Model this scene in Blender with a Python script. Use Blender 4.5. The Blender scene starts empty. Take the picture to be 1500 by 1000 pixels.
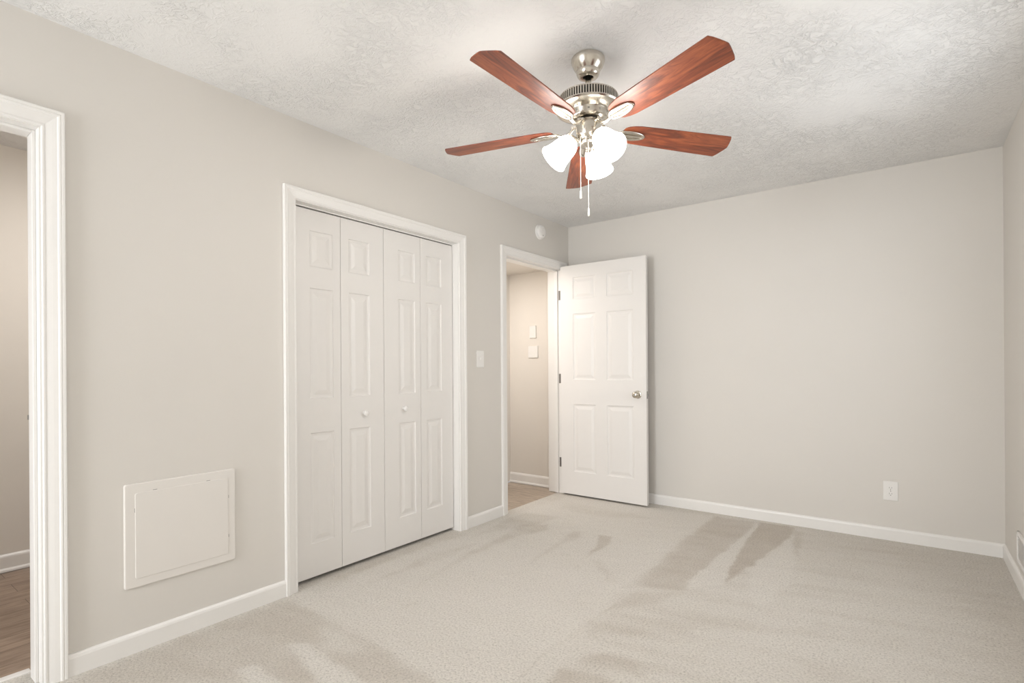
import bpy, bmesh, math, random
import numpy as np
from mathutils import Vector, Matrix
random.seed(4)
sc = bpy.context.scene
col = sc.collection

# ---------------------------------------------------------------- camera
cam_data = bpy.data.cameras.new('camera')
cam = bpy.data.objects.new('camera', cam_data); col.objects.link(cam)
cam_data.sensor_width = 36.0
cam_data.lens = 777.21 * 36.0 / 1500.0
cam_data.shift_y = 37.34 / 1500.0
cam_data.clip_start = 0.02
CR = Vector((0.8004977, 0.59930054, -0.00650432))
CU = Vector((0.00524109, 0.00385232, 0.99997885))
CF = Vector((-0.59931292, 0.80051485, 0.0000572))
CAM = Vector((2.5315863, -4.26662472, 1.15007691))
m = Matrix((CR, CU, -CF)).transposed().to_4x4(); m.translation = CAM
cam.matrix_world = m
sc.camera = cam

YR = -6.60   # rear wall
# ---------------------------------------------------------------- world, light, exposure
sc.view_settings.view_transform = 'Standard'
sc.view_settings.look = 'None'
sc.view_settings.gamma = 1.0
sc.view_settings.use_curve_mapping = False
sc.view_settings.exposure = 0.05
world = bpy.data.worlds.new('world'); sc.world = world; world.use_nodes = True
world.node_tree.nodes['Background'].inputs[0].default_value = (0.75, 0.85, 1.0, 1)
world.node_tree.nodes['Background'].inputs[1].default_value = 1.0

def area(name, loc, rot, sx, sy, power, color):
    l = bpy.data.lights.new(name, 'AREA'); l.shape = 'RECTANGLE'; l.size = sx; l.size_y = sy
    l.energy = power; l.color = color
    o = bpy.data.objects.new(name, l); col.objects.link(o); o.location = loc; o.rotation_euler = rot
    return o
R90 = math.pi / 2
# added daylight panels, out of view in the rear and right walls' added windows
area('added_daylight_rear', (0.62, YR - .05, 1.20), (R90, 0, -.30), 1.0, 1.9, 90, (0.95, 0.975, 1.0))
area('added_daylight_right', (3.05, -1.60, 1.45), (R90, 0, R90), 0.82, 1.12, 11.5, (0.93, 0.965, 1.0))
# unseen fill lights added to brighten the hallway and the next room
area('hallway_fill', (-0.42, -0.98, 2.05), (0, 0, 0), 0.42, 0.62, 10.5, (1.0, 0.95, 0.92))
area('next_room_fill', (-0.50, -3.30, 2.38), (0, 0, 0), 0.4, 0.4, 14, (1.0, 0.97, 0.95))

# ---------------------------------------------------------------- materials
def newmat(name):
    mt = bpy.data.materials.new(name); mt.use_nodes = True
    nt = mt.node_tree; b = nt.nodes['Principled BSDF']
    return mt, nt, b
def link(nt, a, b): nt.links.new(a, b)
def noise(nt, scale, detail=4, rough=.5, vec=None, dist=0):
    n = nt.nodes.new('ShaderNodeTexNoise'); n.inputs['Scale'].default_value = scale
    n.inputs['Detail'].default_value = detail; n.inputs['Roughness'].default_value = rough
    n.inputs['Distortion'].default_value = dist
    if vec is not None: link(nt, vec, n.inputs['Vector'])
    return n
def coords(nt, kind='Object', scale=(1, 1, 1)):
    t = nt.nodes.new('ShaderNodeTexCoord'); mp = nt.nodes.new('ShaderNodeMapping')
    mp.inputs['Scale'].default_value = scale
    link(nt, t.outputs[kind], mp.inputs['Vector'])
    return mp.outputs['Vector']
def ramp(nt, src, stops):
    r = nt.nodes.new('ShaderNodeValToRGB')
    el = r.color_ramp.elements
    while len(el) < len(stops): el.new(.5)
    for e, (p, c) in zip(el, stops):
        e.position = p; e.color = (c[0], c[1], c[2], 1) if not isinstance(c, (int, float)) else (c, c, c, 1)
    link(nt, src, r.inputs['Fac'])
    return r.outputs['Color']
def bump(nt, b, src, strength, dist, prev=None):
    k = nt.nodes.new('ShaderNodeBump'); k.inputs['Strength'].default_value = strength
    k.inputs['Distance'].default_value = dist
    link(nt, src, k.inputs['Height'])
    if prev is not None: link(nt, prev, k.inputs['Normal'])
    link(nt, k.outputs['Normal'], b.inputs['Normal'])
    return k.outputs['Normal']

def paint(name, c, rough=.5, amp=.012, orange=.15, scale=180):
    mt, nt, b = newmat(name)
    v = coords(nt)
    n1 = noise(nt, 1.3, 3, .5, v)
    link(nt, ramp(nt, n1.outputs['Fac'], [(.3, [x * (1 - amp) for x in c]), (.7, [min(1, x * (1 + amp)) for x in c])]), b.inputs['Base Color'])
    b.inputs['Roughness'].default_value = rough
    n2 = noise(nt, scale, 3, .5, v)
    bump(nt, b, n2.outputs['Fac'], orange, .001)
    return mt
M_wall = paint('wall_paint', (.70,.668,.622), .6)
M_hallwall_lit = paint('hall_wall_paint_lit', (.77,.725,.665), .6)  # wall paint lightened, making up for a weaker hallway light
M_trim = paint('trim_enamel', (.84,.82,.79), .32, .006, .05, 60)
M_door = paint('door_enamel', (.80,.775,.745), .38, .006, .06, 90)
M_plastic = paint('white_plastic', (.84,.82,.79), .35, .004, .0, 50)
M_panel = paint('panel_plastic', (.77,.735,.69), .45, .006, .05, 120)

# hand-textured ceiling: dabs, ridges and swirls of joint compound
M_ceil, nt, b = newmat('textured_ceiling')
v = coords(nt)
warp = noise(nt, 7, 3, .5, v)
vm = nt.nodes.new('ShaderNodeVectorMath'); vm.operation = 'MULTIPLY_ADD'
link(nt, warp.outputs['Color'], vm.inputs[0]); vm.inputs[1].default_value = (.10, .10, .10); link(nt, v, vm.inputs[2])
n1 = noise(nt, 34, 5, .62, vm.outputs[0], 1.4)
r1 = ramp(nt, n1.outputs['Fac'], [(.45, 0.0), (.56, .55), (.66, 1.0)])
n2 = noise(nt, 2.2, 3, .55, v)
msk = ramp(nt, n2.outputs['Fac'], [(.36, .12), (.60, 1.0)])
mul = nt.nodes.new('ShaderNodeMath'); mul.operation = 'MULTIPLY'
link(nt, r1, mul.inputs[0]); link(nt, msk, mul.inputs[1])
k1 = bump(nt, b, mul.outputs[0], .68, .007)
n3 = noise(nt, 95, 4, .6, v)
k2 = bump(nt, b, n3.outputs['Fac'], .25, .002, k1)
b.inputs['Base Color'].default_value = (*(.84,.83,.815), 1); b.inputs['Roughness'].default_value = .55

# carpet: fibre speckle, the nap laid by the vacuum cleaner comes from the mesh's "nap" attribute
M_carpet, nt, b = newmat('cut_pile_carpet')
v = coords(nt)
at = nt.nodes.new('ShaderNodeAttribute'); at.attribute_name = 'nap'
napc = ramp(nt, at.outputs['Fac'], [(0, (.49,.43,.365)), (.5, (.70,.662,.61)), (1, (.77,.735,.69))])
s1 = noise(nt, 330, 3, .8, v)
s2 = noise(nt, 110, 3, .65, v)
mixf = nt.nodes.new('ShaderNodeMath'); mixf.operation = 'ADD'
link(nt, s1.outputs['Fac'], mixf.inputs[0]); link(nt, s2.outputs['Fac'], mixf.inputs[1])
half = nt.nodes.new('ShaderNodeMath'); half.operation = 'MULTIPLY'; half.inputs[1].default_value = .5
link(nt, mixf.outputs[0], half.inputs[0])
spk = ramp(nt, half.outputs[0], [(.36, (.55, .53, .50)), (.46, (.92, .915, .90)), (.60, (1.12, 1.12, 1.11))])
mx = nt.nodes.new('ShaderNodeMix'); mx.data_type = 'RGBA'; mx.blend_type = 'MULTIPLY'; mx.inputs[0].default_value = 1
link(nt, napc, mx.inputs[6]); link(nt, spk, mx.inputs[7])
link(nt, mx.outputs[2], b.inputs['Base Color'])
b.inputs['Roughness'].default_value = .95
b.inputs['Specular IOR Level'].default_value = .1
bump(nt, b, half.outputs[0], .8, .008)

# wood-look vinyl plank
def vinyl(name, along, c1, c2):
    mt, nt, b = newmat(name)
    t = nt.nodes.new('ShaderNodeTexCoord'); mp = nt.nodes.new('ShaderNodeMapping')
    if along == 'y': mp.inputs['Rotation'].default_value = (0, 0, R90)
    link(nt, t.outputs['Object'], mp.inputs['Vector'])
    br = nt.nodes.new('ShaderNodeTexBrick'); br.inputs['Scale'].default_value = 1
    br.inputs['Brick Width'].default_value = 1.2; br.inputs['Row Height'].default_value = .15
    br.inputs['Mortar Size'].default_value = .0012
    br.inputs['Color1'].default_value = (*c1, 1); br.inputs['Color2'].default_value = (*c2, 1)
    br.inputs['Mortar'].default_value = (.10, .07, .05, 1)
    link(nt, mp.outputs[0], br.inputs['Vector'])
    m2 = nt.nodes.new('ShaderNodeMapping'); m2.inputs['Scale'].default_value = (1.6, 11, 1)
    link(nt, mp.outputs[0], m2.inputs['Vector'])
    g = noise(nt, 3, 6, .65, m2.outputs[0], 1.2)
    gr = ramp(nt, g.outputs['Fac'], [(.3, (.62, .58, .54)), (.5, (.95, .94, .93)), (.68, (1.25, 1.25, 1.25))])
    mx = nt.nodes.new('ShaderNodeMix'); mx.data_type = 'RGBA'; mx.blend_type = 'MULTIPLY'; mx.inputs[0].default_value = 1
    link(nt, br.outputs['Color'], mx.inputs[6]); link(nt, gr, mx.inputs[7])
    link(nt, mx.outputs[2], b.inputs['Base Color']); b.inputs['Roughness'].default_value = .4
    return mt
M_vinyl_hall = vinyl('vinyl_plank', 'x', (.50,.42,.34), (.44,.36,.285))
M_vinyl_room = vinyl('vinyl_plank_room', 'y', (.37,.275,.21), (.30,.22,.165))

def metal(name, c, rough):
    mt, nt, b = newmat(name)
    n = noise(nt, 60, 3, .5, coords(nt, scale=(1, 1, .08)))
    link(nt, ramp(nt, n.outputs['Fac'], [(.3, [x * .95 for x in c]), (.7, c)]), b.inputs['Base Color'])
    b.inputs['Metallic'].default_value = 1; b.inputs['Roughness'].default_value = rough
    return mt
M_nickel = metal('brushed_nickel', (.63, .59, .525), .23)
M_knob = metal('satin_nickel_knob', (.62, .58, .50), .18)
M_steel = metal('dull_steel', (.42, .41, .39), .4)
def flat(name, c, rough=.6):
    mt, nt, b = newmat(name)
    n = noise(nt, 40, 2, .5, coords(nt))
    link(nt, ramp(nt, n.outputs['Fac'], [(.3, [x * .95 for x in c]), (.7, c)]), b.inputs['Base Color'])
    b.inputs['Roughness'].default_value = rough
    return mt
M_dark = flat('dark_slot', (.03, .027, .024))
M_slot = flat('grey_slot', (.22, .20, .18))
M_hinge = flat('aged_hinge_metal', (.17, .155, .14), .5)
M_chain = flat('white_chain', (.85, .83, .78), .3)

# mahogany veneer, grain along the blade's length
M_wood, nt, b = newmat('mahogany_veneer')
v = coords(nt, scale=(2.2, 16, 16))
n1 = noise(nt, 1.6, 6, .6, v, 1.6)
n2 = noise(nt, 9, 4, .7, coords(nt, scale=(1.2, 30, 30)), .3)
ad = nt.nodes.new('ShaderNodeMath'); ad.operation = 'MULTIPLY_ADD'; ad.inputs[1].default_value = .35
link(nt, n2.outputs['Fac'], ad.inputs[0])
link(nt, n1.outputs['Fac'], ad.inputs[2])
link(nt, ramp(nt, ad.outputs[0], [(.48, (.06,.014,.006)), (.66, (.20,.042,.014)), (.86, (.36,.095,.031))]), b.inputs['Base Color'])
b.inputs['Roughness'].default_value = .50
b.inputs['Coat Weight'].default_value = .25; b.inputs['Coat Roughness'].default_value = .42

# lit frosted glass of the fan's lamp shades and the bulbs in them
M_shade, nt, b = newmat('lit_frosted_glass')
b.inputs['Base Color'].default_value = (.95, .94, .92, 1); b.inputs['Roughness'].default_value = .25
b.inputs['Emission Color'].default_value = (1, .95, .88, 1); b.inputs['Emission Strength'].default_value = 10
M_bulb, nt, b = newmat('lit_bulb')
b.inputs['Emission Color'].default_value = (1, .93, .84, 1); b.inputs['Emission Strength'].default_value = 12

# ---------------------------------------------------------------- helpers
def obj(name, verts, faces, mat, parent=None, smooth=False, bevel=0, auto=None):
    me = bpy.data.meshes.new(name); me.from_pydata([tuple(v) for v in verts], [], faces)
    bm = bmesh.new(); bm.from_mesh(me)
    bmesh.ops.recalc_face_normals(bm, faces=bm.faces[:]); bm.to_mesh(me); bm.free()
    me.materials.append(mat)
    if smooth or auto:
        for p in me.polygons: p.use_smooth = True
        if auto: me.set_sharp_from_angle(angle=math.radians(auto))
    o = bpy.data.objects.new(name, me); col.objects.link(o)
    if parent is not None: o.parent = parent
    if bevel:
        md = o.modifiers.new('bevel', 'BEVEL'); md.width = bevel; md.segments = 2; md.limit_method = 'ANGLE'
    return o
class G:
    """collects shapes into one mesh"""
    def __init__(s): s.v = []; s.f = []
    def add(s, vs, fs, M=None):
        k = len(s.v)
        s.v += [(M @ Vector(q)) if M is not None else Vector(q) for q in vs]
        s.f += [tuple(i + k for i in f) for f in fs]; return s
    def box(s, x0, x1, y0, y1, z0, z1, M=None):
        vs = [(x, y, z) for x in (x0, x1) for y in (y0, y1) for z in (z0, z1)]
        return s.add(vs, [(0, 1, 3, 2), (4, 6, 7, 5), (0, 4, 5, 1), (2, 3, 7, 6), (0, 2, 6, 4), (1, 5, 7, 3)], M)
    def lathe(s, prof, n=48, M=None):
        vs = []; fs = []
        for r, z in prof:
            for i in range(n):
                a = 2 * math.pi * i / n; vs.append((r * math.cos(a), r * math.sin(a), z))
        for j in range(len(prof) - 1):
            for i in range(n):
                k = (i + 1) % n; fs.append((j * n + i, j * n + k, (j + 1) * n + k, (j + 1) * n + i))
        if prof[0][0] > 1e-6: fs.append(tuple(range(n)))
        if prof[-1][0] > 1e-6: fs.append(tuple(range((len(prof) - 1) * n, len(prof) * n)))
        return s.add(vs, fs, M)
    def tube(s, pts, rad, n=10, closed=False, flat=1.0, M=None, upv=(0, 0, 1)):
        pts = [Vector(p) for p in pts]; N = len(pts); vs = []; fs = []
        for i, p in enumerate(pts):
            a = pts[(i - 1) % N] if (closed or i > 0) else p
            c = pts[(i + 1) % N] if (closed or i < N - 1) else p
            t = (c - a).normalized(); u = Vector(upv)
            sd = t.cross(u)
            if sd.length < 1e-4: sd = t.cross(Vector((1, 0, 0)))
            sd.normalize(); up = sd.cross(t)
            r = rad[i] if isinstance(rad, (list, tuple)) else rad
            for k in range(n):
                q = 2 * math.pi * k / n
                vs.append(p + sd * (r * math.cos(q)) + up * (r * flat * math.sin(q)))
        L = N if closed else N - 1
        for i in range(L):
            for k in range(n):
                j = (i + 1) % N; fs.append((i * n + k, i * n + (k + 1) % n, j * n + (k + 1) % n, j * n + k))
        if not closed: fs += [tuple(range(n)), tuple(range((N - 1) * n, N * n))]
        return s.add(vs, fs, M)
    def build(s, name, mat, parent=None, **kw): return obj(name, s.v, s.f, mat, parent, **kw)
def tag(o, label=None, cat=None, group=None, kind=None):
    if label: o['label'] = label
    if cat: o['category'] = cat
    if group: o['group'] = group
    if kind: o['kind'] = kind
    return o
def empty(name, loc=(0, 0, 0), rotz=0):
    o = bpy.data.objects.new(name, None); col.objects.link(o); o.location = loc; o.rotation_euler = (0, 0, rotz)
    o.empty_display_size = .05
    return o

# ---------------------------------------------------------------- measures (metres; x right along the back wall, y towards it, z up)
W, H, TW = 2.983, 2.44, 0.145        # room width, height, thickness of the left wall
YR = -6.60                           # rear wall
CW = 0.067                           # casing width
# openings of the left wall: jamb faces y0, y1, head z
OPEN = dict(y0=-4.565, y1=-3.750, z=2.034)
CLOS = dict(y0=-2.740, y1=-1.511, z=2.020)
ENTR = dict(y0=-0.956, y1=-0.127, z=2.028)
J = 0.018                            # jamb board

# ---------------------------------------------------------------- shell
g = G(); ys = YR - .12
for o_ in (OPEN, CLOS, ENTR):
    g.box(-TW, 0, ys, o_['y0'] - J, 0, H)
    g.box(-TW, 0, o_['y0'] - J, o_['y1'] + J, o_['z'] + J, H)
    ys = o_['y1'] + J
g.box(-TW, 0, ys, 0, 0, H)
tag(g.build('wall_left', M_wall), 'greige wall on the left with the closet, the access panel and two doorways', 'wall', kind='structure')
tag(G().box(-TW, W + .12, 0, .12, 0, H).build('wall_back', M_wall), 'greige wall facing the camera, behind the open white door', 'wall', kind='structure')
WZ0, WZ1 = .85, 2.05
g = G().box(W, W + .12, -1.16, .12, 0, H).box(W, W + .12, YR - .12, -2.04, 0, H).box(W, W + .12, -2.04, -1.16, 0, WZ0).box(W, W + .12, -2.04, -1.16, WZ1, H)
tag(g.build('wall_right', M_wall), 'greige wall at the right edge with the slotted vent', 'wall', kind='structure')
g = G().box(-TW, .10, YR - .12, YR, 0, H).box(1.14, W + .12, YR - .12, YR, 0, H).box(.10, 1.14, YR - .12, YR, 0, .22).box(.10, 1.14, YR - .12, YR, 2.18, H)
tag(g.build('wall_rear', M_wall), 'greige wall behind the camera, opened for an added window', 'wall', kind='structure')
tag(G().box(-TW, W + .12, YR - .12, .12, H, H + .06).build('ceiling', M_ceil), 'white hand-textured ceiling the fan hangs from', 'ceiling', kind='structure')
# hallway beyond the entry door
HX, HY, HZ = -.688, -1.35, 2.07
tag(G().box(HX - .1, -TW, 0, .12, 0, H).build('wall_hallway_end', M_hallwall_lit), 'beige hallway wall seen through the entry doorway', 'wall', kind='structure')
tag(G().box(HX - .1, HX, HY, 0, 0, HZ).box(HX, -TW, HY - .05, HY, 0, HZ).build('wall_hallway_side', M_hallwall_lit), 'beige side wall of the hallway', 'wall', kind='structure')
tag(G().box(HX - .1, -TW, HY - .05, 0, HZ, HZ + .06).build('ceiling_hallway', M_hallwall_lit), 'low beige ceiling of the hallway', 'ceiling', kind='structure')
# closet box
g = G().box(-.80, -.75, -2.80, -1.45, 0, H).box(-.75, -TW, -2.82, -2.77, 0, H).box(-.75, -TW, -1.46, -1.41, 0, H).box(-.80, -TW, -2.82, -1.41, H, H + .05)
tag(g.build('wall_closet', M_wall), 'inner walls of the closet behind the bifold doors', 'wall', kind='structure')
# next room
g = G().box(-1.74, -1.62, -5.42, -2.87, 0, H).box(-1.62, -TW, -2.95, -2.87, 0, H).box(-1.62, -TW, -5.42, -5.34, 0, H)
tag(g.build('wall_next_room', M_hallwall_lit), 'beige wall of the next room seen through the doorway at the left edge', 'wall', kind='structure')
tag(G().box(-1.74, -TW, -5.42, -2.87, H, H + .05).build('ceiling_next_room', M_ceil), 'white ceiling of the next room', 'ceiling', kind='structure')

# floors
tag(G().box(HX, -.048, HY, 0, -.04, -.004).build('floor_hallway', M_vinyl_hall), 'brown wood-look vinyl plank floor of the hallway', 'floor', kind='structure')
tag(G().box(-1.62, -.155, -5.34, -2.95, -.04, -.004).build('floor_next_room', M_vinyl_room), 'brown wood-look vinyl plank floor of the next room', 'floor', kind='structure')
xs = np.concatenate([np.linspace(-.75, -.155, 30), np.linspace(-.155, -.048, 8)[1:], np.linspace(-.048, 0, 5)[1:], np.linspace(0, W, 230)[1:]])
yl = np.concatenate([np.linspace(YR, -4.565, 50), np.linspace(-4.565, -3.75, 61)[1:], np.linspace(-3.75, -2.74, 76)[1:], np.linspace(-2.74, -1.511, 93)[1:], np.linspace(-1.511, -.956, 42)[1:], np.linspace(-.956, -.127, 63)[1:], np.linspace(-.127, 0, 10)[1:]])
X, Y = np.meshgrid(xs, yl)
# nap laid one way or the other: (lightness, soft edge in m, outline on the floor)
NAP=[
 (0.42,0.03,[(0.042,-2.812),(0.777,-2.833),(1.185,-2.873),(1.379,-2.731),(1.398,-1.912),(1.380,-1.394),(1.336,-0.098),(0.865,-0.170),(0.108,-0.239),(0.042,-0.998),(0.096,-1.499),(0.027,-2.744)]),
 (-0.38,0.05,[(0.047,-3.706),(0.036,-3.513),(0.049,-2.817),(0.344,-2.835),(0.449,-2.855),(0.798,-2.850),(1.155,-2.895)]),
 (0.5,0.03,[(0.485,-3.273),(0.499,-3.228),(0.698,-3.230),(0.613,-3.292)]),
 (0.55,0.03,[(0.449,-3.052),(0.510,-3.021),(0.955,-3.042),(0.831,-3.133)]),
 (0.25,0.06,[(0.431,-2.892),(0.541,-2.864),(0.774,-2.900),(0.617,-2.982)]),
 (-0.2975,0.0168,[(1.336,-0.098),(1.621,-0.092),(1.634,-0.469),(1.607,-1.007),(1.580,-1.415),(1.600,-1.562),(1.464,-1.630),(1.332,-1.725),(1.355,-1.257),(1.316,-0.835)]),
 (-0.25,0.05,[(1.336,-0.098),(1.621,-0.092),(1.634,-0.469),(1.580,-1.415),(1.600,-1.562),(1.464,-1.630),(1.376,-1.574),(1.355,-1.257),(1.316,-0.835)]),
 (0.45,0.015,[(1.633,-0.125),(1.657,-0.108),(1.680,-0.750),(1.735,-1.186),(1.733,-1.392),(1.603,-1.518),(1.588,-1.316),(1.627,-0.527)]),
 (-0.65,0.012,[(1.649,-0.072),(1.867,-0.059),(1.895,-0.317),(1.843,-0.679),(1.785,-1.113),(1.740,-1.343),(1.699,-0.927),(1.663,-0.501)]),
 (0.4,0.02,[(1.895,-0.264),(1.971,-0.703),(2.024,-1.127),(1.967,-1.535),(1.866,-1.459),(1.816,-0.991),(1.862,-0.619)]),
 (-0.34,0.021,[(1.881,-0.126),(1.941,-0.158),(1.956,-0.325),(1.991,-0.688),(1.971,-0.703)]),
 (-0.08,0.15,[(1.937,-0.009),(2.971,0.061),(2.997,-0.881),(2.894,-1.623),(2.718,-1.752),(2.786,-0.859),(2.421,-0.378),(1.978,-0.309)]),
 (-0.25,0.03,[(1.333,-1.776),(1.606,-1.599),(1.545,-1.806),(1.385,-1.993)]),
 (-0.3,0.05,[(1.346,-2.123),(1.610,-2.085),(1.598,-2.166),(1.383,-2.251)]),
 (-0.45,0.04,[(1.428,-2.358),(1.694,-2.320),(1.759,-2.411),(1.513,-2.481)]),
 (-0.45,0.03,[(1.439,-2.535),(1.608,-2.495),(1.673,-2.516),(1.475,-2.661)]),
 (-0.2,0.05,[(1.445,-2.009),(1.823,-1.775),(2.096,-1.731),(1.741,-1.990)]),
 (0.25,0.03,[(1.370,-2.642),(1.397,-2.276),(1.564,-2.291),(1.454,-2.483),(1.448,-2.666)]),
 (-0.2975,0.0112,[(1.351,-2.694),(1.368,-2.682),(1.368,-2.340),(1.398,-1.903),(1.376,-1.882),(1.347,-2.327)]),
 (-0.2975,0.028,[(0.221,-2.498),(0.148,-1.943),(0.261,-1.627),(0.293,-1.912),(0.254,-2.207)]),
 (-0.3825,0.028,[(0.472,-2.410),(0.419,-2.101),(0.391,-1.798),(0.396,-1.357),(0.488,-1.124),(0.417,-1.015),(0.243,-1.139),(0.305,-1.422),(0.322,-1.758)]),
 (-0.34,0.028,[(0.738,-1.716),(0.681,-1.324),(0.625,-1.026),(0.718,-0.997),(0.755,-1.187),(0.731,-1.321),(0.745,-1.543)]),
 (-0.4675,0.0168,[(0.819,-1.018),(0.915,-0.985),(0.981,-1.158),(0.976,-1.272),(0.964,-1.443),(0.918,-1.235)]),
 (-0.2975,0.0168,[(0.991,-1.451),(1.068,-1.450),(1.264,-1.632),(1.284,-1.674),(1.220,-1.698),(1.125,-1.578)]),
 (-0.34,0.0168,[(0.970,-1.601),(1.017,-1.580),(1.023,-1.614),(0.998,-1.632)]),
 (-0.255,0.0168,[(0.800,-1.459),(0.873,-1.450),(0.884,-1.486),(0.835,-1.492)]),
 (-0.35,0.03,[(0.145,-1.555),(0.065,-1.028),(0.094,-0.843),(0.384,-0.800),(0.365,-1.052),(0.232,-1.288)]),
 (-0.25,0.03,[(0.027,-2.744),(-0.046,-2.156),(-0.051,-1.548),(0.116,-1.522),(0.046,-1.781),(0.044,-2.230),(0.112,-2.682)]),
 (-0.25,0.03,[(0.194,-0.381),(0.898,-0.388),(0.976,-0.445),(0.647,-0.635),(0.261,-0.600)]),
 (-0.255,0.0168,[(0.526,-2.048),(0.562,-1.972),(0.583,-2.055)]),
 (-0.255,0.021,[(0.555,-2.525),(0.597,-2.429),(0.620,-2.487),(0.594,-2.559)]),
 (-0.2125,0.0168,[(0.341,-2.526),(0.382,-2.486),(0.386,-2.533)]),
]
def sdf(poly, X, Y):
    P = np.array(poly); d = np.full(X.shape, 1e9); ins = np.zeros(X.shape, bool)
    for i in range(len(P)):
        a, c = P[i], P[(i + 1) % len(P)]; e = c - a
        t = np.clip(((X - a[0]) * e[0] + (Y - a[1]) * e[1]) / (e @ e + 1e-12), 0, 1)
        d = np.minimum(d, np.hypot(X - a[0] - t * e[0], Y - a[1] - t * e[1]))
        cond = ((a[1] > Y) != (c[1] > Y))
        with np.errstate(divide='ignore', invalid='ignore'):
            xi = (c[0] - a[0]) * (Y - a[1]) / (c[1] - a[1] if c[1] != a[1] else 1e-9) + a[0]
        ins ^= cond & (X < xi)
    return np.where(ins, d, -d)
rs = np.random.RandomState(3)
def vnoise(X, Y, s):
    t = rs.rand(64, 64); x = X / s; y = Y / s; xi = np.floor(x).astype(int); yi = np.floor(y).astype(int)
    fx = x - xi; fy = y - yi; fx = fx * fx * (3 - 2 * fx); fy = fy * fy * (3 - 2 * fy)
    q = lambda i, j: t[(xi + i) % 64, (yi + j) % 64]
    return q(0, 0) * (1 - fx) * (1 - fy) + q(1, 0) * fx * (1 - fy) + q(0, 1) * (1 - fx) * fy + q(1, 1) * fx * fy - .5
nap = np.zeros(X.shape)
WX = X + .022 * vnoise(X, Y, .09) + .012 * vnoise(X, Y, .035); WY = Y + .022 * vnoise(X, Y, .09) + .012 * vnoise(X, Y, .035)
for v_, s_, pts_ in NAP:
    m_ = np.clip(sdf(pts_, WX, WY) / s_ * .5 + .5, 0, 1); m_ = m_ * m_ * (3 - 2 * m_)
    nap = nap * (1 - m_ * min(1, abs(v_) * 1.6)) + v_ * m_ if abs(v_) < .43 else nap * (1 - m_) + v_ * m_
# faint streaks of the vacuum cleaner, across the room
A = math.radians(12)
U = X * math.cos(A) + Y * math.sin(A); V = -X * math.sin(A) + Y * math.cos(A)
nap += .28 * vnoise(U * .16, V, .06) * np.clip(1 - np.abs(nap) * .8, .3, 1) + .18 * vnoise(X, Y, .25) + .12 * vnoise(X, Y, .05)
nap = np.clip(nap * .5 + .5, 0, 1)
ny, nx = X.shape
cx_ = (xs[:-1] + xs[1:]) / 2; cy_ = (yl[:-1] + yl[1:]) / 2
CX, CY = np.meshgrid(cx_, cy_)
keep = (CX > 0) | ((CY > ENTR['y0']) & (CY < ENTR['y1']) & (CX > -.048)) | ((CY > CLOS['y0'] - .02) & (CY < CLOS['y1'] + .02)) | ((CY > OPEN['y0']) & (CY < OPEN['y1']) & (CX > -.155))
idx = np.arange(nx * ny).reshape(ny, nx)
quads = np.stack([idx[:-1, :-1], idx[:-1, 1:], idx[1:, 1:], idx[1:, :-1]], -1)[keep]
used = np.unique(quads); remap = -np.ones(nx * ny, int); remap[used] = np.arange(len(used))
Zc = .0012 * vnoise(X, Y, .03) * 2
vv = np.stack([X.ravel(), Y.ravel(), Zc.ravel()], -1)[used]
me = bpy.data.meshes.new('floor'); me.from_pydata(vv.tolist(), [], remap[quads].tolist())
at_ = me.attributes.new('nap', 'FLOAT', 'POINT'); at_.data.foreach_set('value', nap.ravel()[used].astype(np.float32))
for p_ in me.polygons: p_.use_smooth = True
me.materials.append(M_carpet)
fl = bpy.data.objects.new('floor', me); col.objects.link(fl)
tag(fl, 'pale greige cut-pile carpet with vacuum cleaner tracks', 'carpet', kind='structure')
tag(G().box(-.185, -.150, OPEN['y0'], OPEN['y1'], -.004, .006).build('trim_4', M_door, bevel=.003), 'pale strip between carpet and planks in the doorway at the left edge', 'threshold', kind='structure')

# baseboards
BP = [(0, 0), (.013, 0), (.013, .066), (.0105, .075), (.005, .081), (0, .082)]
HP = [(0, 0), (.024, 0), (.023, .010), (.018, .017), (.013, .019), (.013, .080), (.010, .088), (.004, .096), (0, .098)]
def run(g, a, b, nrm, prof):
    """extrude a profile from a to b on the floor, growing along nrm"""
    n = len(prof); vs = []
    for p in (a, b):
        for o_, z in prof: vs.append((p[0] + nrm[0] * o_, p[1] + nrm[1] * o_, z))
    fs = [(i, (i + 1) % n, n + (i + 1) % n, n + i) for i in range(n)] + [tuple(range(n)), tuple(range(n, 2 * n))]
    return g.add(vs, fs)
g = G()
for a, b in ((YR, OPEN['y0'] - CW + .005), (OPEN['y1'] + CW + .005, CLOS['y0'] - CW - .005), (CLOS['y1'] + CW + .005, ENTR['y0'] - CW - .005), (ENTR['y1'] + CW + .005, 0)):
    run(g, (0, a), (0, b), (1, 0), BP)
tag(g.build('baseboard_left', M_trim), 'white baseboard along the left wall, broken by the closet and doorways', 'baseboard', kind='structure')
tag(run(G(), (0, 0), (W, 0), (0, -1), BP).build('baseboard_back', M_trim), 'white baseboard along the back wall below the outlet', 'baseboard', kind='structure')
tag(run(G(), (W, YR), (W, 0), (-1, 0), BP).build('baseboard_right', M_trim), 'white baseboard along the right wall', 'baseboard', kind='structure')
tag(run(G(), (0, YR), (W, YR), (0, 1), BP).build('baseboard_rear', M_trim), 'white baseboard behind the camera', 'baseboard', kind='structure')
tag(run(G(), (HX, 0), (-TW, 0), (0, -1), HP).build('baseboard_hallway', M_trim), 'white baseboard with shoe moulding in the hallway', 'baseboard', kind='structure')
tag(run(G(), (-1.62, -5.34), (-1.62, -2.95), (1, 0), HP).build('baseboard_next_room', M_trim), 'white baseboard of the next room at the left edge', 'baseboard', kind='structure')

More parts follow.
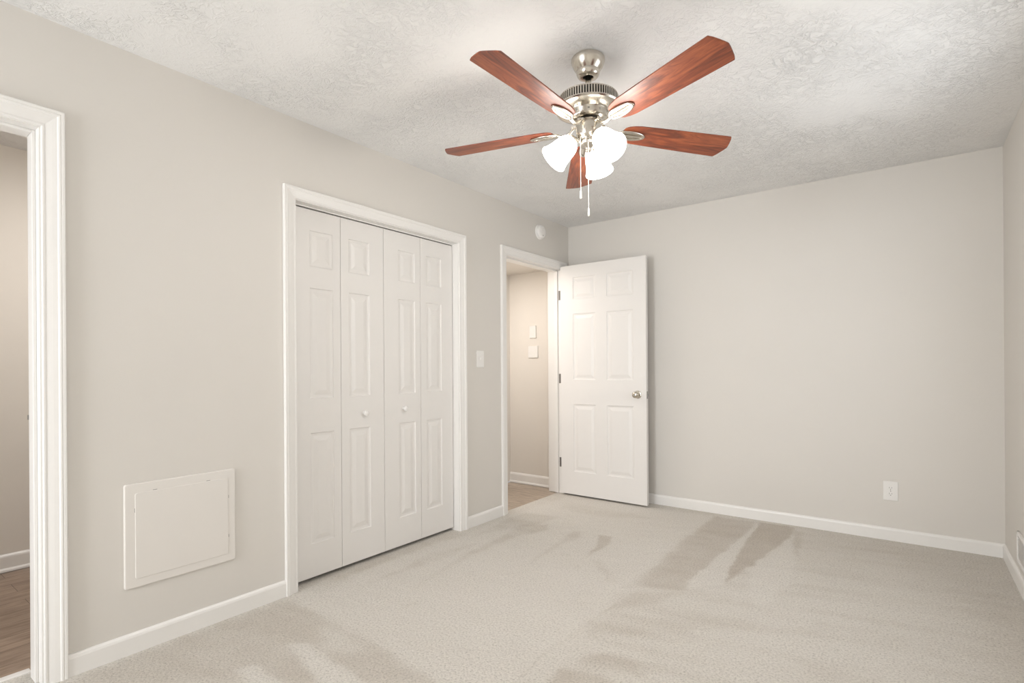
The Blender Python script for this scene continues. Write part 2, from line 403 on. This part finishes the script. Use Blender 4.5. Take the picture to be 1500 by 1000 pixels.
# casings, jambs, stops
# colonial profile: (distance from the inner edge, thickness)
CP = [(0, 0), (0, .008), (.003, .0100), (.008, .0100), (.011, .0088), (.014, .0092), (.030, .0125), (.044, .0145), (.047, .0175), (.052, .0185), (.056, .0172), (.058, .0183), (.064, .0185), (.067, .016), (.067, 0)]
def casing(parent, y0, y1, z, hw):
    n = len(CP); vs = []
    k = hw / CW
    for q, t in CP:
        for (yy, zz) in ((y0 - q, 0), (y0 - q, z + q * k), (y1 + q, z + q * k), (y1 + q, 0)): vs.append((t, yy, zz))
    fs = []
    for i in range(n - 1):
        for j in range(3): fs.append((i * 4 + j, i * 4 + j + 1, (i + 1) * 4 + j + 1, (i + 1) * 4 + j))
    for j in range(3): fs.append(((n - 1) * 4 + j, (n - 1) * 4 + j + 1, j + 1, j))
    fs += [tuple(i * 4 for i in range(n)), tuple(i * 4 + 3 for i in range(n))]
    return obj('casing', vs, fs, M_trim, parent)
def frame(name, o_, hw, label, stop=None):
    e = tag(empty(name, (0, (o_['y0'] + o_['y1']) / 2, 0)), label, 'door frame', kind='structure')
    c = -e.location.y
    y0, y1, z = o_['y0'] + c, o_['y1'] + c, o_['z']
    casing(e, y0 - .005, y1 + .005, z + .004, hw)
    G().box(-TW - .003, .001, y0 - J, y0, 0, z + J).box(-TW - .003, .001, y1, y1 + J, 0, z + J).box(-TW - .003, .001, y0, y1, z, z + J).build('jamb', M_trim, e)
    if stop:
        a, b, t = stop
        G().box(a, b, y0, y0 + t, 0, z).box(a, b, y1 - t, y1, 0, z).box(a, b, y0 + t, y1 - t, z - t, z).build('door_stop', M_trim, e, bevel=.002)
    return e
frame('trim_1', CLOS, .061, 'white moulded frame around the closet bifold doors')
frame('trim_2', ENTR, .067, 'white moulded frame around the entry doorway beside the back wall', (-.075, -.038, .011))
e3 = frame('trim_3', OPEN, .070, 'white moulded frame of the doorway at the left edge of the photo', (-.110, -.045, .011))
G().box(-.1495, -.147, .4000, .4090, .962, .980).build('strike_plate', M_steel, e3)

# windows added as daylight sources, both out of view
def window(name, vert, half, z0_, z1_, loc, label):
    e = tag(empty(name, loc), label, 'window', kind='structure')
    g = G(); Hh = z1_ - z0_; X0, X1 = -half, half
    B = (lambda a, b, z0, z1: g.box(a, b, -.04, .0, z0, z1)) if vert == 'rear' else (lambda a, b, z0, z1: g.box(0, .04, a, b, z0, z1))
    for a, b, z0, z1 in ((X0, X0 + .04, 0, Hh), (X1 - .04, X1, 0, Hh), (X0 + .04, X1 - .04, 0, .04), (X0 + .04, X1 - .04, Hh - .04, Hh), (X0 + .04, X1 - .04, Hh / 2 - .02, Hh / 2 + .02)): B(a, b, z0, z1)
    g.build('added_window_frame', M_trim, e, bevel=.003)
window('added_window_1', 'rear', .52, .22, 2.18, (.62, YR, .22), 'tall white window added for daylight in the rear wall, behind the camera')
window('added_window_2', 'side', .44, WZ0, WZ1, (W, -1.60, WZ0), 'white window added for daylight in the right wall, out of view')

# ---------------------------------------------------------------- doors
def slab(name, w, h, t, panels, parent, mat, rings=((.0, 0), (.004, .0045), (.013, .0060), (.020, .0060), (.042, .0012), (.046, .0006))):
    """moulded door leaf: front faces -y, lower left corner at the origin; panels share rows and columns"""
    us = sorted({0, w} | {p[0] for p in panels} | {p[1] for p in panels}); zs = sorted({0, h} | {p[2] for p in panels} | {p[3] for p in panels})
    g = G(); P = {(p[0], p[2]) for p in panels}
    for side in (0, 1):
        f = (lambda d: d) if side == 0 else (lambda d: t - d)
        for i in range(len(us) - 1):
            for j in range(len(zs) - 1):
                a, b, c, d = us[i], us[i + 1], zs[j], zs[j + 1]
                if (a, c) not in P:
                    g.add([(a, f(0), c), (b, f(0), c), (b, f(0), d), (a, f(0), d)], [(0, 1, 2, 3)]); continue
                vs = []; fs = []
                for s, dp in rings: vs += [(a + s, f(dp), c + s), (b - s, f(dp), c + s), (b - s, f(dp), d - s), (a + s, f(dp), d - s)]
                for k in range(len(rings) - 1):
                    for q in range(4): fs.append((k * 4 + q, k * 4 + (q + 1) % 4, k * 4 + 4 + (q + 1) % 4, k * 4 + 4 + q))
                k = (len(rings) - 1) * 4; fs.append((k, k + 1, k + 2, k + 3)); g.add(vs, fs)
    for a in (0, w): g.add([(a, 0, 0), (a, t, 0), (a, t, h), (a, 0, h)], [(0, 1, 2, 3)])
    for c in (0, h): g.add([(0, 0, c), (w, 0, c), (w, t, c), (0, t, c)], [(0, 1, 2, 3)])
    me = bpy.data.meshes.new(name); me.from_pydata([tuple(v) for v in g.v], [], g.f)
    bm = bmesh.new(); bm.from_mesh(me); bmesh.ops.remove_doubles(bm, verts=bm.verts[:], dist=1e-5)
    bmesh.ops.recalc_face_normals(bm, faces=bm.faces[:]); bm.to_mesh(me); bm.free()
    me.materials.append(mat)
    o = bpy.data.objects.new(name, me); col.objects.link(o); o.parent = parent
    md = o.modifiers.new('bevel', 'BEVEL'); md.width = .0012; md.segments = 2; md.limit_method = 'ANGLE'; md.angle_limit = math.radians(60)
    return o

# entry door, swung open against the back wall
DX0, DY0, DZ0 = .013, -.167, .016
door = tag(empty('door_1', (DX0, DY0, 0)), 'open white six-panel door with a round metal knob, in front of the back wall', 'door', kind='structure')
cols = ((.129, .350), (.458, .699)); rows = ((.204, .802), (1.018, 1.602), (1.730, 1.925))
s_ = slab('door_panel', .810, 2.034, .035, [(a, b, c, d) for a, b in cols for c, d in rows], door, M_door)
s_.location = (0, 0, DZ0)
def knob_prof(k=1.0):
    return [(.0, 0), (.032, 0), (.033, .003), (.030, .007), (.016, .010), (.012, .016), (.012, .026), (.018, .032), (.025, .038), (.0275, .046), (.0265, .055), (.021, .062), (.011, .066), (0, .067)]
for nm, sgn, y in (('knob', -1, 0), ('knob', 1, .035)):
    Mx = Matrix.Translation((.736, y, .917)) @ Matrix.Rotation(R90 if sgn < 0 else -R90, 4, 'X')
    k_ = G().lathe(knob_prof(), 40, Mx).build(nm, M_knob, door, auto=35)
    k_['label'] = 'round satin metal knob'
    G().lathe([(0, .0671), (.006, .0671), (.006, .0685), (0, .0685)], 16, Mx).build('lock_button', M_steel, k_)
G().box(.8101, .8118, .006, .029, .885, .945).box(.8118, .820, .0115, .0235, .905, .925).build('latch_plate', M_steel, door, bevel=.0008)['label'] = 'metal latch plate on the door edge'
for z0 in (.240, 1.000, 1.757):
    h_ = G().box(-.042, -.0275, .0372, .0394, z0, z0 + .085).box(-.0275, -.0015, .0385, .0396, z0, z0 + .085)
    h_.lathe([(.0045, 0), (.0045, .085)], 16, Matrix.Translation((-.004, .041, z0)))
    h_.build('hinge', M_hinge, door)['label'] = 'dull metal hinge'

# closet bifold doors
LE = (-2.7365, -2.4345, -2.1265, -1.8205, -1.5145)
PN = ((-2.629, -2.483), (-2.380, -2.231), (-2.009, -1.868), (-1.768, -1.624))
ROWS = ((.200, .800), (.985, 1.585), (1.700, 1.896))
DBOT, DTOP = .022, 2.007
KN = {1: (-2.279, .884), 2: (-1.972, .891)}
RZ = Matrix.Rotation(R90, 4, 'Z')
for n_, (lo, hi, lab) in enumerate(((0, 2, 'left white bifold closet door, a pair of moulded leaves with a small knob'), (2, 4, 'right white bifold closet door, a pair of moulded leaves nearest the light switch'))):
    e = tag(empty('door_%d' % (n_ + 2), (-.054, LE[lo], 0), R90), lab, 'closet door', 'bifold closet doors', kind='structure')
    for i in range(lo, hi):
        a, b = LE[i] + .0012, LE[i + 1] - .0012
        pa, pb = PN[i]
        lf = slab('door_leaf', b - a, DTOP - DBOT, .030, [(pa - a, pb - a, c - DBOT, d - DBOT) for c, d in ROWS], e, M_door)
        lf.location = (a - LE[lo], 0, DBOT)
        if i in KN:
            ky, kz = KN[i]
            Mx = Matrix.Translation((ky - a, 0, kz - DBOT)) @ Matrix.Rotation(R90, 4, 'X')
            G().lathe([(0, 0), (.0085, 0), (.0085, .004), (.007, .010), (.010, .015), (.0155, .019), (.017, .024), (.015, .029), (.008, .0315), (0, .032)], 32, Mx).build('knob', M_trim, lf, auto=50)
        for u in ((b - a) * .12, (b - a) * .88):
            G().lathe([(.004, DTOP - DBOT), (.004, DTOP - DBOT + .011)], 12, Matrix.Translation((u, .015, 0))).build('pivot_pin', M_steel, lf)
tag(G().box(-.088, -.050, CLOS['y0'] + .001, CLOS['y1'] - .001, 2.0135, CLOS['z'] + .0005).build('trim_5', M_trim), 'white track above the closet bifold doors', 'track', kind='structure')

# ---------------------------------------------------------------- things on the walls
def rplate(g, w, h, t, r=.006, M=None, edge=.0025, n=6, inset=0):
    """rounded plate in the local xz plane, thickness towards -y, softened rim"""
    def ring(s, y):
        out = []
        for cx, cz, a0 in ((w / 2 - r, h / 2 - r, 0), (-w / 2 + r, h / 2 - r, 90), (-w / 2 + r, -h / 2 + r, 180), (w / 2 - r, -h / 2 + r, 270)):
            for k in range(n + 1):
                a = math.radians(a0 + 90 * k / n); rr = max(r - s, .0003)
                out.append((cx + rr * math.cos(a), y, cz + rr * math.sin(a)))
        return out
    L = [ring(0, 0), ring(0, -(t - edge)), ring(edge * .35, -(t - edge * .3)), ring(edge, -t)]
    m_ = len(L[0]); vs = [p for l in L for p in l]; fs = []
    for j in range(len(L) - 1):
        for i in range(m_): fs.append((j * m_ + i, j * m_ + (i + 1) % m_, (j + 1) * m_ + (i + 1) % m_, (j + 1) * m_ + i))
    fs += [tuple(range(m_)), tuple(range((len(L) - 1) * m_, len(L) * m_))]
    return g.add(vs, fs, M)

# access panel (front towards +x: turn +90 deg)
ap = tag(empty('access_panel', (0, -3.279, .474), R90), 'white rectangular plastic access panel low on the left wall', 'access panel')
rplate(G(), .438, .424, .010, .010, edge=.004).build('frame', M_panel, ap)
rplate(G(), .368, .350, .0020, .010, Matrix.Translation((.002, -.010, -.002)), edge=.0018).build('hatch', M_panel, ap)
for u, w_ in ((-.11, 0), (.10, 0)):
    G().box(u - .008, u + .008, -.0102, -.0098, .1745, .1765).build('slot', M_slot, ap)
for z_ in (.08, -.10):
    G().box(.1875, .1890, -.0102, -.0098, z_, z_ + .014).build('slot', M_slot, ap)
G().box(-.1840, -.1825, -.0102, -.0098, .095, .112).build('slot', M_slot, ap)

# toggle switch
sw = tag(empty('light_switch', (0, -1.2785, 1.211), R90), 'white toggle light switch on the wall between the closet and the entry doorway', 'light switch')
rplate(G(), .079, .123, .0065, .004).build('cover_plate', M_plastic, sw)
G().box(-.005, .005, -.0075, -.0055, -.012, .012).add([(-.0035, -.0065, -.006), (.0035, -.0065, -.006), (.0035, -.0065, .007), (-.0035, -.0065, .007), (-.003, -.017, .004), (.003, -.017, .004), (.003, -.016, .010), (-.003, -.016, .010)], [(0, 1, 5, 4), (1, 2, 6, 5), (2, 3, 7, 6), (3, 0, 4, 7), (4, 5, 6, 7)]).build('toggle', M_plastic, sw)
for z_ in (-.030, .030):
    G().lathe([(0, 0), (.003, 0), (.0028, .0008), (0, .001)], 12, Matrix.Translation((0, -.0065, z_)) @ Matrix.Rotation(R90, 4, 'X')).build('screw', M_plastic, sw)

# duplex outlet on the back wall
ou = tag(empty('wall_outlet', (2.430, 0, .323)), 'white duplex wall outlet low on the back wall', 'outlet')
rplate(G(), .080, .123, .0065, .004).build('cover_plate', M_plastic, ou)
for z_ in (.0195, -.0195):
    r_ = rplate(G(), .034, .029, .0022, .012, Matrix.Translation((0, -.0065, z_)), edge=.0008).build('receptacle', M_plastic, ou)
    q = G().box(-.0075, -.0055, -.00885, -.0086, z_ - .002, z_ + .008).box(.0055, .0075, -.00885, -.0086, z_ - .001, z_ + .007)
    q.lathe([(0, 0), (.0026, 0), (.0026, .0002), (0, .0002)], 14, Matrix.Translation((0, -.0087, z_ - .0075)) @ Matrix.Rotation(R90, 4, 'X'))
    q.build('slots', M_slot, r_)
G().lathe([(0, 0), (.003, 0), (.0028, .0008), (0, .001)], 12, Matrix.Translation((0, -.0065, 0)) @ Matrix.Rotation(R90, 4, 'X')).build('screw', M_slot, ou)

# plates in the hallway
th = tag(empty('wall_plate', (-.402, 0, 1.491)), 'narrow white blank wall plate in the hallway, above the squarer one', 'wall plate')
rplate(G(), .074, .120, .012, .005).build('cover_plate', M_plastic, th)
th = tag(empty('wall_plate', (-.400, 0, 1.296)), 'squarish white wall plate in the hallway, below the narrow one', 'wall plate')
rplate(G(), .112, .114, .012, .005).build('cover_plate', M_plastic, th)

# smoke alarm above the entry doorway
sm = tag(empty('smoke_alarm', (0, -.482, 2.304)), 'round white smoke alarm high on the wall above the entry doorway', 'smoke alarm')
RY = Matrix.Rotation(R90, 4, 'Y')
G().lathe([(0, 0), (.064, 0), (.064, .006), (.060, .010), (0, .010)], 40, RY).build('base', M_plastic, sm, auto=40)
G().lathe([(.056, .008), (.057, .022), (.052, .031), (.042, .036), (.030, .038), (.028, .036), (.026, .036), (.024, .039), (0, .040)], 40, RY).build('cover', M_plastic, sm, auto=40)
G().box(.0375, .0392, -.004, .004, -.012, .001).build('vent_slot', M_slot, sm)
G().lathe([(0, .037), (.003, .037), (.003, .0395), (0, .0395)], 12, Matrix.Translation((0, .002, -.034)) @ RY).build('indicator', M_dark, sm)

# vent register on the right wall, cut by the photo's edge (front towards -x)
vt = tag(empty('wall_vent', (W, -.680, .209), -R90), 'white slotted wall vent above the baseboard at the right edge of the photo', 'vent')
g = G(); w2, h2, t2 = .175, .078, .012
for a, b, c, d in ((-w2, w2, h2 - .018, h2), (-w2, w2, -h2, -h2 + .018), (-w2, -w2 + .02, -h2, h2), (w2 - .02, w2, -h2, h2)): g.box(a, b, -t2, 0, c, d)
g.build('frame', M_plastic, vt, bevel=.003)
G().box(-w2 + .01, w2 - .01, -.002, 0, -h2 + .01, h2 - .01).build('back_plate', M_panel, vt)
for k in range(9):
    G().box(-w2 + .018, w2 - .018, -.0006, .0006, -.0055, .0055, Matrix.Translation((0, -.006, -.052 + k * .013)) @ Matrix.Rotation(math.radians(62), 4, 'X')).build('louvre', M_plastic, vt)

# ---------------------------------------------------------------- ceiling fan
FX, FY = 1.4647, -2.2986
fan = tag(empty('ceiling_fan', (FX, FY, H)), 'brushed nickel ceiling fan with five reddish wooden blades and three lit glass shades', 'ceiling fan')
# world direction of "photo right" and "towards the camera" for placing the lamps
def az(deg):
    a = math.radians(deg); r = Vector((.8005, .5993, 0)); t = Vector((.5993, -.8005, 0))
    return (r * math.cos(a) + t * math.sin(a)).normalized()
G().lathe([(.060, 0), (.066, -.005), (.0695, -.010), (.0700, -.016), (.068, -.026), (.062, -.041), (.054, -.053), (.0495, -.058), (.0485, -.0595), (.0490, -.062), (.0480, -.070), (.0440, -.079), (.0400, -.0835), (.0345, -.0855), (.0225, -.0855), (.0205, -.080), (.0205, -.060)], 56).build('canopy', M_nickel, fan, auto=35)
G().lathe([(.0205, -.066), (.017, -.074), (.0128, -.079)], 24).build('ball_joint', M_dark, fan, smooth=True)
G().lathe([(.0118, -.060), (.0118, -.180)], 24).build('downrod', M_nickel, fan, smooth=True)
motor = G().lathe([(.022, -.150), (.026, -.156), (.030, -.160), (.060, -.163), (.098, -.164), (.115, -.167), (.122, -.1705), (.1225, -.1755), (.1185, -.177),
                   (.1185, -.207), (.1235, -.209), (.130, -.211), (.135, -.213), (.137, -.218), (.134, -.224), (.122, -.2290), (.100, -.2320), (.083, -.2340), (.081, -.239), (.079, -.252), (.077, -.258), (.070, -.262), (0, -.262)], 80).build('motor_housing', M_nickel, fan, auto=35)
# slotted band: upright ribs in front of the dark interior
G().lathe([(.1190, -.178), (.1190, -.206)], 72).build('vent_band', M_dark, motor, smooth=True)
rb = G()
for k in range(72):
    rb.box(.1188, .1240, -.0024, .0024, -.2095, -.1745, Matrix.Rotation(2 * math.pi * k / 72, 4, 'Z'))
rb.build('vent_ribs', M_nickel, motor)
for k in range(10):
    a = 2 * math.pi * k / 10 + .2
    G().lathe([(0, 0), (.0045, 0), (.004, .002), (0, .003)], 12, Matrix.Rotation(a, 4, 'Z') @ Matrix.Translation((.0795, 0, -.247)) @ RY).build('screw', M_steel, motor)
G().lathe([(.040, -.255), (.040, -.285)], 32).build('rotor_neck', M_dark, fan, smooth=True)

TH0, TILT, GX, GY = math.radians(-20.78), math.radians(-11.06), .0083, -.031
ZB = 2.1387 - H
def blade_mesh():
    right = [(.150, .0), (.151, .018), (.156, .034), (.168, .044), (.190, .052), (.220, .057), (.30, .0605), (.50, .0665), (.6375, .0700)]
    tip = [(.6395, .0690), (.6425, .0640), (.6480, .0540), (.6555, .0340), (.6615, .0160), (.6650, .0030)]
    r = [(u, v) for u, v in right + tip]
    l = [(u, -v) for u, v in reversed(right[1:] + tip)]
    return r + l
def prism(pts, z0, z1):
    n = len(pts)
    return [(u, v, z0) for u, v in pts] + [(u, v, z1) for u, v in pts], [tuple(range(n)), tuple(range(n, 2 * n))] + [(i, (i + 1) % n, n + (i + 1) % n, n + i) for i in range(n)]
vs, fs = prism(blade_mesh(), 0, .0055)
b0 = obj('blade', vs, fs, M_wood, fan, bevel=.0012)
b0['label'] = 'reddish wooden fan blade'
# blade iron: oval ring with a middle rib under the blade and an S-shaped arm to the motor
ir = G()
ring_ = [(.192 + .060 * math.cos(a), (.0240 - .003 * math.cos(a)) * math.sin(a), -.0040) for a in [2 * math.pi * k / 40 for k in range(40)]]
ir.tube(ring_, .0058, 10, True, .75)
el_ = [(.192 + .058 * math.cos(a), (.0225 - .003 * math.cos(a)) * math.sin(a)) for a in [2 * math.pi * k / 40 for k in range(40)]]
ev_, ef_ = [(u, v, -.0030) for u, v in el_] + [(u, v, -.0005) for u, v in el_], [tuple(range(40)), tuple(range(40, 80))] + [(i, (i + 1) % 40, 40 + (i + 1) % 40, 40 + i) for i in range(40)]
ir.add(ev_, ef_)
ir.tube([(.130, 0, -.0045), (.16, 0, -.0055), (.20, 0, -.0055), (.250, 0, -.0045)], .0045, 10, False, .7)
ir.tube([(.056, 0, .020), (.066, 0, .012), (.080, 0, -.003), (.096, 0, -.010), (.112, 0, -.011), (.134, 0, -.006)], [.0095, .0095, .0090, .0085, .0085, .0085], 12, False, .7)
ir.box(.045, .070, -.014, .014, .014, .022)
for u, v in ((.158, .017), (.158, -.017), (.228, 0)):
    ir.lathe([(0, -.0035), (.0045, -.0030), (.0050, 0)], 12, Matrix.Translation((u, v, -.001)))
i0 = ir.build('blade_iron', M_nickel, fan, auto=50)
for k in range(5):
    th = TH0 + k * 2 * math.pi / 5
    er = Vector((math.cos(th), math.sin(th), GX * math.cos(th) + GY * math.sin(th))).normalized()
    et = Vector((-math.sin(th) * math.cos(TILT), math.cos(th) * math.cos(TILT), math.sin(TILT) - GX * math.sin(th) + GY * math.cos(th)))
    et = (et - er * et.dot(er)).normalized(); en = er.cross(et)
    Mx = Matrix((er, et, en)).transposed().to_4x4(); Mx.translation = Vector((0, 0, ZB))
    er2 = er; et2 = Vector((-math.sin(th), math.cos(th), 0)); 
    b = b0 if k == 0 else b0.copy(); i_ = i0 if k == 0 else i0.copy()
    if k: col.objects.link(b); col.objects.link(i_)
    for o_ in (b, i_): o_.parent = fan; o_.matrix_local = Mx

# switch housing and light kit
G().lathe([(.046, -.270), (.051, -.272), (.053, -.276), (.052, -.300), (.050, -.326), (.047, -.334), (.040, -.341), (.034, -.345), (.034, -.352), (.038, -.356), (.036, -.366), (.026, -.374), (.016, -.378), (.012, -.384), (.013, -.390), (.009, -.396), (0, -.400)], 48).build('switch_housing', M_nickel, fan, auto=35)
SP = [(.0265, 0), (.031, .004), (.039, .012), (.0455, .024), (.0495, .040), (.0520, .058), (.0545, .078), (.0580, .096), (.0625, .110), (.0665, .120), (.0660, .1225), (.0610, .1125), (.0560, .096), (.0525, .078), (.0500, .058), (.0475, .040), (.0435, .026), (.037, .015), (.029, .008), (.0245, .006)]
SP = [(r_ * .93, z_ * .95) for r_, z_ in SP]
for k, deg in enumerate((174, 60, -63)):
    d = az(deg); dn = (d * math.cos(math.radians(45)) + Vector((0, 0, -1)) * math.sin(math.radians(45))).normalized()
    P0 = Vector((0, 0, -.350)) + d * .068                   # neck of the shade
    arm = [d * .022 + Vector((0, 0, -.358)), d * .036 + Vector((0, 0, -.352)), d * .048 + Vector((0, 0, -.343)), d * .056 + Vector((0, 0, -.341)), P0 - dn * .006]
    holder = G().tube(arm, .0075, 12, False, 1.0)
    Ms = Matrix.Translation(P0) @ Vector((0, 0, 1)).rotation_difference(dn).to_matrix().to_4x4()
    holder.lathe([(.010, -.014), (.020, -.010), (.0275, -.002), (.0285, .006), (.0270, .009)], 32, Ms)
    holder.build('lamp_arm', M_nickel, fan, auto=40)
    sh = G().lathe(SP, 48, Ms); 
    so = sh.build('lamp_shade', M_shade, fan, smooth=True); so['label'] = 'lit frosted glass bell shade'
    bl = G().lathe([(.0, .010), (.012, .012), (.013, .032), (.020, .046), (.0275, .062), (.0285, .074), (.024, .088), (.013, .097), (0, .099)], 24, Ms).build('bulb', M_bulb, so, smooth=True)
    L = bpy.data.lights.new('fan_bulb', 'POINT'); L.energy = 7.5; L.color = (1.0, .95, .89); L.shadow_soft_size = .045
    lo = bpy.data.objects.new('fan_bulb', L); col.objects.link(lo); lo.parent = fan
    lo.location = Ms @ Vector((0, 0, .118))
# pull chains
for (lat, tow, z0, z1) in ((-.038, .035, 2.090, 1.838), (-.007, .040, 2.075, 1.765)):
    r = az(0) * lat + az(90) * tow
    def at_(z): return Vector((r.x, r.y, z - H))
    ch = G().tube([at_(z0 + .012) - Vector((r.x, r.y, 0)) * .35, at_(z0 + .004), at_(z0 - .01), at_(z1 + .034)], .0012, 8).build('pull_chain', M_chain, fan)
    ch['label'] = 'thin white pull chain'
    G().lathe([(0, .036), (.0024, .034), (.0034, .028), (.0040, .012), (.0045, .003), (.0030, 0), (0, 0)], 14, Matrix.Translation(at_(z1))).build('fob', M_chain, ch, smooth=True)
